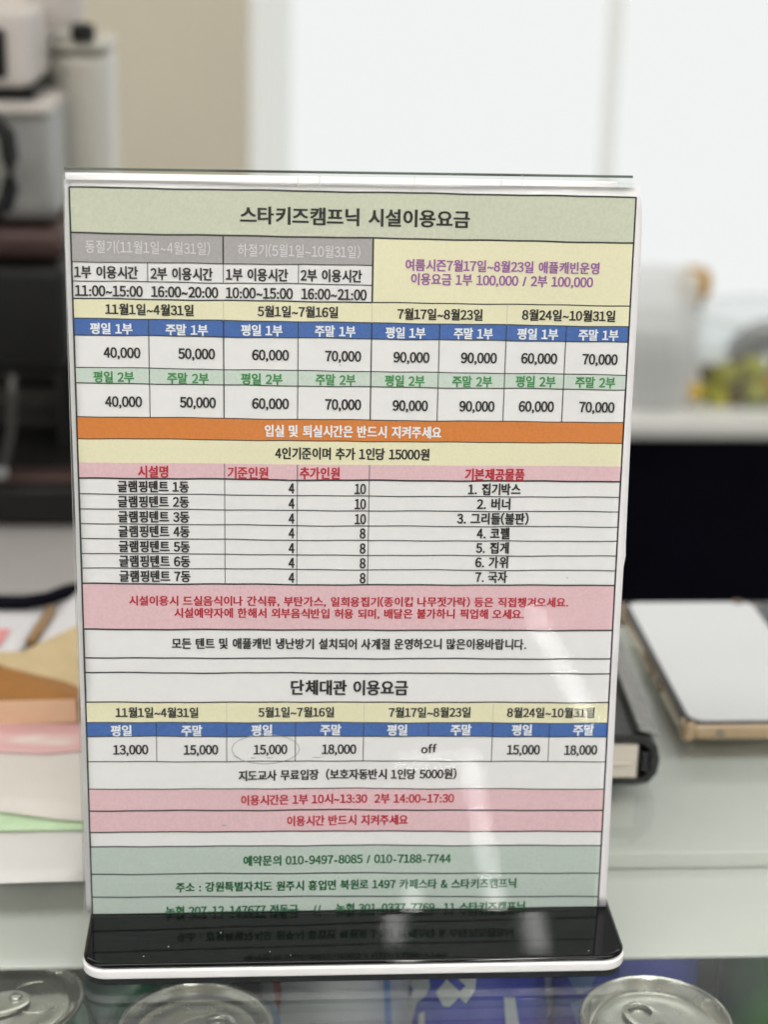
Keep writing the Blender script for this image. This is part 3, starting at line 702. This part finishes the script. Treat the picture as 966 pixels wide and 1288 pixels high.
M['kraft_shade'] = mat('kraft_orange_shade', (0.33, 0.135, 0.02), 0.6, var=0.12, scale=60, bump=0.15)  # darker brown puts the box's interior shadow into the colour
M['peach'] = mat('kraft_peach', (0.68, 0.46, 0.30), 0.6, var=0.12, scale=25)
def two_tone(name, a, b, scale, thr, seed):
    m, N, L, bs = nodes(name); tc = N.new('ShaderNodeTexCoord'); n = N.new('ShaderNodeTexNoise'); n.inputs['Scale'].default_value = scale; n.inputs['Detail'].default_value = 2
    mp = N.new('ShaderNodeMapping'); mp.inputs['Location'].default_value = (seed, seed, 0); mp.inputs['Scale'].default_value = (1, 2.5, 1); L.new(tc.outputs['Object'], mp.inputs[0]); L.new(mp.outputs[0], n.inputs['Vector'])
    cr = N.new('ShaderNodeValToRGB'); cr.color_ramp.elements[0].position = thr - .05; cr.color_ramp.elements[0].color = (*a, 1); cr.color_ramp.elements[1].position = thr + .05; cr.color_ramp.elements[1].color = (*b, 1)
    L.new(n.outputs[0], cr.inputs[0]); L.new(cr.outputs[0], bs.inputs['Base Color']); bs.inputs['Roughness'].default_value = 0.7; return m
M['pinkp'] = two_tone('pink_slip_print', (0.66, 0.40, 0.40), (0.70, 0.62, 0.56), 18, 0.64, 1.3)
M['cream'] = mat('cream_paper', (0.64, 0.60, 0.55), 0.7, var=0.05, scale=20)
paper('paper_sheet', [(-90, 1114), (112, 1109), (150, 1000), (-90, 1000)], 0.0006, M['pwhite'], 'plain white sheet lying nearest on the glass left of the stand')
paper('paper_slip', [(-90, 1047), (130, 1044), (150, 980), (-90, 980)], 0.0018, M['pgreen'], 'pale green slip between the white sheets left of the stand', 'paper slip')
paper('paper_sheet', [(-90, 1010), (0, 1021), (70, 1031), (140, 1036), (170, 905), (-90, 905)], 0.0032, M['cream'], 'cream sheet lying on top of the green slip')
paper('paper_slip', [(-90, 944), (60, 949), (104, 944), (120, 905), (-90, 905)], 0.0040, M['pinkp'], 'pink printed slip in front of the kraft box', 'paper slip')
kb = thing('kraft_box', 'open shallow kraft cardboard box with folded flap left of the stand', 'box', tuple(at_z(40, 912, 0.004)))
def poly3(name, pts, m, th=0.0008):
    bm = bmesh.new(); bm.faces.new([bm.verts.new(Vector(p) - kb.location) for p in pts]); o = from_bm(name, bm, m, kb)
    s = o.modifiers.new('thick', 'SOLIDIFY'); s.thickness = th; s.offset = 0; return o
yf = at_z(40, 911, 0.004).y
fl_, fr_ = at_y(-90, 912, yf), at_y(97, 908, yf)
tl_, tr_ = at_y(-90, 884, yf), at_y(95, 880, yf)
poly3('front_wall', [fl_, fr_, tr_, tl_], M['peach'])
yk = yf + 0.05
poly3('inner_wall', [tl_ + Vector((0, .002, -.001)), tr_ + Vector((.004, .002, -.001)), at_y(140, 880, yk), at_y(140, 872, yk), at_y(60, 853, yk), at_y(0, 838, yk), at_y(-90, 832, yk)], M['kraft_shade'])
poly3('side_wall', [tr_ + Vector((0.0008, 0, 0)), at_y(108, 866, yf + 0.02), at_y(110, 912, yf + 0.004), fr_ + Vector((.001, 0, -.001))], M['kraft_shade'])
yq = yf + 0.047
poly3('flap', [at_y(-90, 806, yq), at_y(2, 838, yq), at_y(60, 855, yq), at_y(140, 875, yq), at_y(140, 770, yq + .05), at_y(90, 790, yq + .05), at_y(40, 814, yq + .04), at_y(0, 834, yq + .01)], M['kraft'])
poly3('base', [fl_, fr_, fr_ + Vector((0, .09, -.001)), fl_ + Vector((0, .09, -.001))], M['kraft'])
M['leaf'] = mat('glossy_leaflet', (0.66, 0.65, 0.67), 0.35, var=0.02, scale=10)
M['leafpink'] = mat('leaflet_pink_ink', (0.66, 0.26, 0.26), 0.5, var=0.1, scale=60)
M['wood'] = mat('stick_wood', (0.26, 0.15, 0.06), 0.5, var=0.2, scale=60)
lf = paper('leaflet', [(-90, 900), (0, 840), (33, 812), (64, 768), (-90, 768)], 0.003, M['leaf'], 'white leaflet with pink print behind the kraft box', 'leaflet')
bm = bmesh.new(); bm.faces.new([bm.verts.new(at_z(px, py, 0.0042) - lf.location) for px, py in ((-30, 790), (13, 791), (4, 806), (-10, 822), (-30, 822))]); from_bm('printed_patch', bm, M['leafpink'], lf)
paper('leaflet', [(46, 812), (70, 768), (98, 745), (150, 745), (150, 800), (86, 806)], 0.006, M['leaf'], 'white leaflet half hidden behind the stand, right of the brown stick', 'leaflet')
p0, p1 = at_z(38, 808, 0.006), at_z(64, 766, 0.009)
tag(tube('wooden_stick', [p0, (p0 + p1) / 2, p1], 0.0028, M['wood'], None, 10), 'short brown wooden stick lying between the two leaflets', 'stick')
s0 = [at_z(px, py, 0.006) for px, py in ((-60, 757), (-10, 758), (30, 758), (60, 753), (84, 744), (110, 738))]
tag(tube('cable', s0, 0.0042, M['dark'], None, 12), 'thick black cable curving behind the leaflets', 'cable')

# ------------------------------------------------------------------ side worktop and espresso machine (left, far)
M['stone'] = mat('worktop_grey', (0.42, 0.40, 0.385), 0.35, var=0.03, scale=20)
ywt = at_z(40, 742, -0.08).y
wt = thing('side_counter', 'grey side worktop with dark front carrying the coffee machine', 'counter', (-0.4, ywt, -1.149))
def rel(name, x0, x1, y0, y1, z0, z1, m, root, bev=0.0):
    l = root.location; return box(name, x0 - l.x, x1 - l.x, y0 - l.y, y1 - l.y, z0 - l.z, z1 - l.z, m, root, bev)
rel('worktop', -1.3, 0.02, ywt, ywt + 0.75, -0.12, -0.08, M['stone'], wt, 0.003)
rel('front_board', -1.3, 0.02, ywt + 0.02, ywt + 0.74, -1.149, -0.1205, M['dark'], wt)
ym = at_z(0, 664, -0.08).y
M['mblack'] = mat('machine_black_plastic', (0.010, 0.010, 0.010), 0.4, var=0.2, scale=20, spec=0.3)
M['msteel'] = mat('machine_steel', (0.40, 0.405, 0.40), 0.38, 0.8, var=0.1, scale=10)
M['mdark'] = mat('machine_dark_steel', (0.10, 0.095, 0.09), 0.4, 0.8, var=0.15, scale=12)
M['mbrown'] = mat('machine_red_brown', (0.085, 0.05, 0.045), 0.45, 0.4, var=0.2, scale=12)
M['mcream'] = mat('machine_cream', (0.62, 0.575, 0.54), 0.4, var=0.03, scale=12)
em = thing('espresso_machine', 'large steel and black espresso machine on the side worktop at the far left', 'coffee machine', (at_y(30, 600, ym).x, ym, -0.08))
def pz(py, y): return at_y(0, py, y).z
def pxx(px, y, py=400): return at_y(px, py, y).x
def mbox(name, xa, xb, ya, yb_, za, zb, m, bev=0.006): return rel(name, xa, xb, ya, yb_, za, zb, m, em, bev)
xl = pxx(-140, ym)
mbox('drip_tray', xl, pxx(110, ym), ym, ym + 0.26, -0.0795, pz(612, ym), M['mblack'])
mbox('tray_edge', xl, pxx(108, ym), ym + 0.004, ym + 0.03, pz(610.5, ym), pz(602, ym), M['mbrown'], 0.002)
mbox('lower_back', xl, pxx(115, ym), ym + 0.18, ym + 0.30, pz(602, ym + .18), pz(430, ym + .18), M['mdark'], 0.004)
mbox('splash_band', xl, pxx(112, ym), ym + 0.16, ym + 0.178, pz(520, ym + .16), pz(486, ym + .16), M['mdark'], 0.004)
mbox('group_head', xl, pxx(80, ym), ym + 0.03, ym + 0.30, pz(470, ym + .03), pz(330, ym + .03), M['mblack'], 0.012)
mbox('red_band', xl, pxx(78, ym), ym + 0.026, ym + 0.29, pz(326, ym + .03), pz(282, ym + .03), M['mbrown'], 0.01)
mbox('upper_body', xl, pxx(76, ym), ym + 0.02, ym + 0.30, pz(280, ym + .02), pz(128, ym + .02), M['msteel'], 0.012)
mbox('top_lip', xl, pxx(72, ym), ym + 0.005, ym + 0.30, pz(146, ym + .01), pz(126, ym + .01), M['mcream'], 0.008)
mbox('control_housing', xl, pxx(50, ym), ym + 0.0, ym + 0.28, pz(112, ym), pz(12, ym), M['mcream'], 0.007)
mbox('display', xl, pxx(22, ym), ym - 0.006, ym + 0.003, pz(98, ym), pz(36, ym), M['mblack'], 0.003)
mbox('housing_shadow', xl, pxx(52, ym), ym + 0.01, ym + 0.27, pz(125, ym), pz(112.5, ym), M['mblack'], 0.002)  # black slab stands in for the shadow under the control housing
# handle loop at the left
hp = [at_y(px, py, ym - 0.03) for px, py in ((-40, 150), (-8, 152), (8, 170), (12, 200), (12, 235), (6, 258), (-12, 268), (-40, 268))]
o = tube('group_handle', [Vector(p) - em.location for p in hp], 0.0065, M['mblack'], em, 10)
o = tube('steam_pipe', [at_y(px, py, ym - 0.01) - em.location for px, py in ((14, 470), (15, 500), (14, 540), (8, 575), (0, 596))], 0.003, M['mdark'], em, 10)
o = lathe('pipe_tip', [(0, -0.006), (0.005, -0.004), (0.006, 0), (0.005, 0.004), (0, 0.006)], M['msteel'], em, 20, tuple(at_y(0, 594, ym - 0.012) - em.location))
# steel column beside it
yc_ = ym + 0.16
tk = thing('water_boiler', 'tall brushed steel column with black knob right of the coffee machine', 'water boiler', (pxx(112, yc_), yc_, -0.08))
l = tk.location; rw = (pxx(150, yc_) - pxx(74, yc_)) / 2
M['colsteel'] = mat('column_steel', (0.60, 0.58, 0.52), 0.42, 0.45, var=0.05, scale=10, stretch=(6, 6, 1))
zk = pz(428, yc_) + 0.08
slab('column_stand', -rw * 1.02, rw * 1.02, -0.055, 0.065, 0.0005, zk - 0.0005, 0.01, 0.003, M['mblack'], tk)
slab('column_body', -rw, rw, -0.05, 0.06, zk, pz(62, yc_) + 0.08, 0.022, 0.006, M['colsteel'], tk)
slab('column_cap', -rw * .95, rw * 1.0, -0.05, 0.06, pz(60, yc_) + 0.08, pz(42, yc_) + 0.08, 0.02, 0.004, M['colsteel'], tk)
lathe('knob', [(0, 0), (0.009, 0), (0.010, 0.004), (0.009, 0.012), (0, 0.014)], M['mblack'], tk, 24, (pxx(122, yc_) - l.x, -0.05, pz(42, yc_) + 0.079))
lathe('white_cup', [(0, 0), (0.019, 0.0), (0.022, 0.01), (0.023, 0.06), (0.0215, 0.06), (0.020, 0.004), (0, 0.004)], M['mcream'], None, 40, (pxx(86, yc_), yc_ - 0.02, pz(33, yc_ - .02)))
tag(bpy.data.objects['white_cup'], 'pinkish white cup standing on top of the steel column', 'cup')

# ------------------------------------------------------------------ back counter and what stands on it (right, far)
zc = -0.25; yb0 = at_z(900, 530, zc).y
bc = thing('back_counter', 'low back counter with pale top and black front', 'counter', (0.6, yb0, -1.149))
M['ctop'] = mat('counter_top_pale', (0.72, 0.72, 0.69), 0.35, var=0.03, scale=15)
rel('counter_top', 0.06, 2.6, yb0, yb0 + 0.45, at_y(900, 553, yb0).z, zc, M['ctop'], bc, 0.006)
rel('front_board', 0.07, 2.6, yb0 + 0.02, yb0 + 0.44, -1.149, at_y(900, 553, yb0).z - 0.001, M['dark'], bc)

M['frost'] = sheer('frosted_plastic', (0.95, 0.96, 0.96), 0.45)
M['powder'] = mat('grey_powder', (0.20, 0.20, 0.195), 0.8, var=0.1, scale=40)
yj = yb0 + 0.10; jc = at_z(816, 528, zc); jc = at_y(816, 527, yj); jr = (at_y(873, 450, yj).x - at_y(816, 450, yj).x); zt_ = at_y(850, 342, yj).z - zc; zs = at_y(850, 398, yj).z - zc
jar = thing('storage_jar', 'frosted plastic storage jar with wide lid on the back counter', 'jar', (jc.x, yj, zc))
lathe('jar_body', [(0, 0.001), (jr * .86, 0.001), (jr * .93, 0.008), (jr * .95, zs * .5), (jr, zs * .9), (jr * .95, zs), (jr * .92, zs), (jr * .95, zs * .88), (jr * .90, zs * .5), (jr * .88, 0.012), (0, 0.008)], M['frost'], jar)
lathe('contents', [(0, 0.012), (jr * .52, 0.012), (jr * .52, zs * .74), (0, zs * .76)], M['powder'], jar)
lathe('jar_lid', [(0, zs + .001), (jr * .88, zs + .001), (jr * .88, zt_ - .006), (jr * .82, zt_), (0, zt_ + 0.002)], M['frost'], jar)
yo = yj + 0.10
M['amber'] = mat('amber_gold', (0.52, 0.28, 0.02), 0.4, 0.0, var=0.35, scale=60)
M['btl'] = mat('dark_bottle', (0.012, 0.014, 0.012), 0.2, var=0.2, scale=30)
oc = at_y(871, 380, yo); orr = (at_y(894, 360, yo).x - at_y(848, 360, yo).x) / 2
bt = thing('bottle', 'dark bottle with round golden cap behind the frosted jar', 'bottle', (oc.x, yo, zc))
h0 = at_y(866, 376, yo).z - zc; h1 = at_y(866, 336, yo).z - zc
lathe('bottle_body', [(0, 0.001), (orr * .5, 0.001), (orr * .52, h0 * .5), (orr * .50, h0 * .86), (orr * .6, h0), (0, h0 + .001)], M['btl'], bt, 32)
lathe('round_cap', [(0, h0), (orr * .7, h0), (orr * .95, h0 + (h1 - h0) * .25), (orr, h0 + (h1 - h0) * .5), (orr * .9, h0 + (h1 - h0) * .85), (orr * .5, h1), (0, h1)], M['amber'], bt, 32)

# glass bowl of fruit
yg = yb0 + 0.15
gx = at_y(972, 480, yg).x; gr = gx - at_y(878, 430, yg).x; gz0 = zc; gh = at_y(900, 408, yg - gr * .7).z - zc
M['bowlglass'] = clear('bowl_glass', (0.96, 0.97, 0.97), 1.35, 0.02, haze=0.05)
bowl = thing('glass_bowl', 'wide clear glass bowl of olive green fruit on the back counter', 'bowl', (gx, yg, zc))
lathe('bowl_wall', [(0, 0.002), (gr * .80, 0.002), (gr * .92, 0.012), (gr, gh * .6), (gr, gh), (gr * .98, gh), (gr * .97, gh * .6), (gr * .9, 0.016), (gr * .78, 0.006), (0, 0.006)], M['bowlglass'], bowl, 64)
tube('bowl_rim', [(gr * .99 * math.cos(R_(a)), gr * .99 * math.sin(R_(a)), gh) for a in range(0, 360, 8)], 0.0025, M['frost'], bowl, 8, closed=True)
fm = {'olive': mat('fruit_olive', (0.36, 0.35, 0.05), 0.5, var=0.3, scale=30, bump=0.3), 'brown': mat('fruit_brown', (0.12, 0.085, 0.035), 0.55, var=0.3, scale=30),
      'orange': mat('fruit_orange', (0.46, 0.20, 0.03), 0.5, var=0.2, scale=30), 'yellow': mat('fruit_yellow', (0.62, 0.40, 0.03), 0.5, var=0.15, scale=30)}
def fruit(px, py, y, rp, k, label, cat='fruit'):
    p = at_y(px, py, y); r = 1.22 * rp * (y - CAM.y) / F; prof = []
    for i in range(13):
        a = math.pi * i / 12; rr = r * math.sin(a) * (1 + .06 * math.sin(3 * a)); zz = -r * .92 * math.cos(a)
        if 5 < i: zz += 0.02 * r
        prof.append((max(0, rr) if 0 < i < 12 else 0, zz))
    o = lathe('fruit', prof, fm[k], None, 28, tuple(p)); o.rotation_euler = (random.uniform(-.6, .6), random.uniform(-.6, .6), 0)
    return tag(o, label, cat, 'fruit in the glass bowl')
yfr = yg - gr * .35
g_ol = 'olive green fruit in the glass bowl'; g_br = 'dark brown fruit in the glass bowl'
FL = {(912, 474): 'large olive fruit nearest the front left of the glass bowl', (905, 500): 'olive fruit low in the glass bowl right of the small yellow fruit',
      (948, 466): 'large olive fruit just under the grey scoop', (928, 460): 'brown fruit at the top of the heap in the glass bowl', (922, 496): 'brown fruit at the bottom of the glass bowl',
      (950, 494): 'olive fruit left of the orange fruit in the glass bowl', (893, 470): 'brown fruit touching the left wall of the glass bowl', (890, 494): 'smallest olive fruit at the lower left of the glass bowl',
      (938, 480): 'brown fruit in the middle of the heap in the glass bowl'}
for px, py, dy, r, k in ((912, 474, 0, 17, 'olive'), (905, 500, -.02, 13, 'olive'), (948, 466, 0, 16, 'olive'), (928, 460, .03, 13, 'brown'), (922, 496, -.02, 13, 'brown'), (950, 494, -.02, 14, 'olive'),
                         (893, 470, .02, 12, 'brown'), (890, 494, 0, 10, 'olive'), (938, 480, .03, 14, 'brown')):
    fruit(px, py, yfr + dy, r, k, FL[(px, py)])
fruit(972, 488, yfr - .01, 15, 'orange', 'orange fruit at the right of the glass bowl')
fruit(985, 462, yfr, 15, 'olive', 'olive fruit above the orange fruit at the right edge')
fruit(872, 492, yfr - .035, 11, 'yellow', 'small yellow fruit beside the frosted jar outside the bowl'); 
M['greylid'] = mat('grey_plastic', (0.25, 0.25, 0.25), 0.5, var=0.1, scale=20)
yl = yg + 0.02
pl = [at_y(px, py, yl) for px, py in ((922, 452), (940, 430), (962, 417), (1010, 412), (1010, 440), (950, 450))]
bm = bmesh.new(); A = [bm.verts.new(p) for p in pl]; B = [bm.verts.new(p + Vector((0, .05, 0.004))) for p in pl]
bm.faces.new(A); bm.faces.new(B[::-1])
for i in range(len(A)): bm.faces.new((A[i], B[i], B[(i + 1) % len(A)], A[(i + 1) % len(A)]))
tag(from_bm('grey_scoop', bm, M['greylid'], None, origin=pl[0]), 'grey plastic scoop lying over the fruit at the right edge', 'scoop')
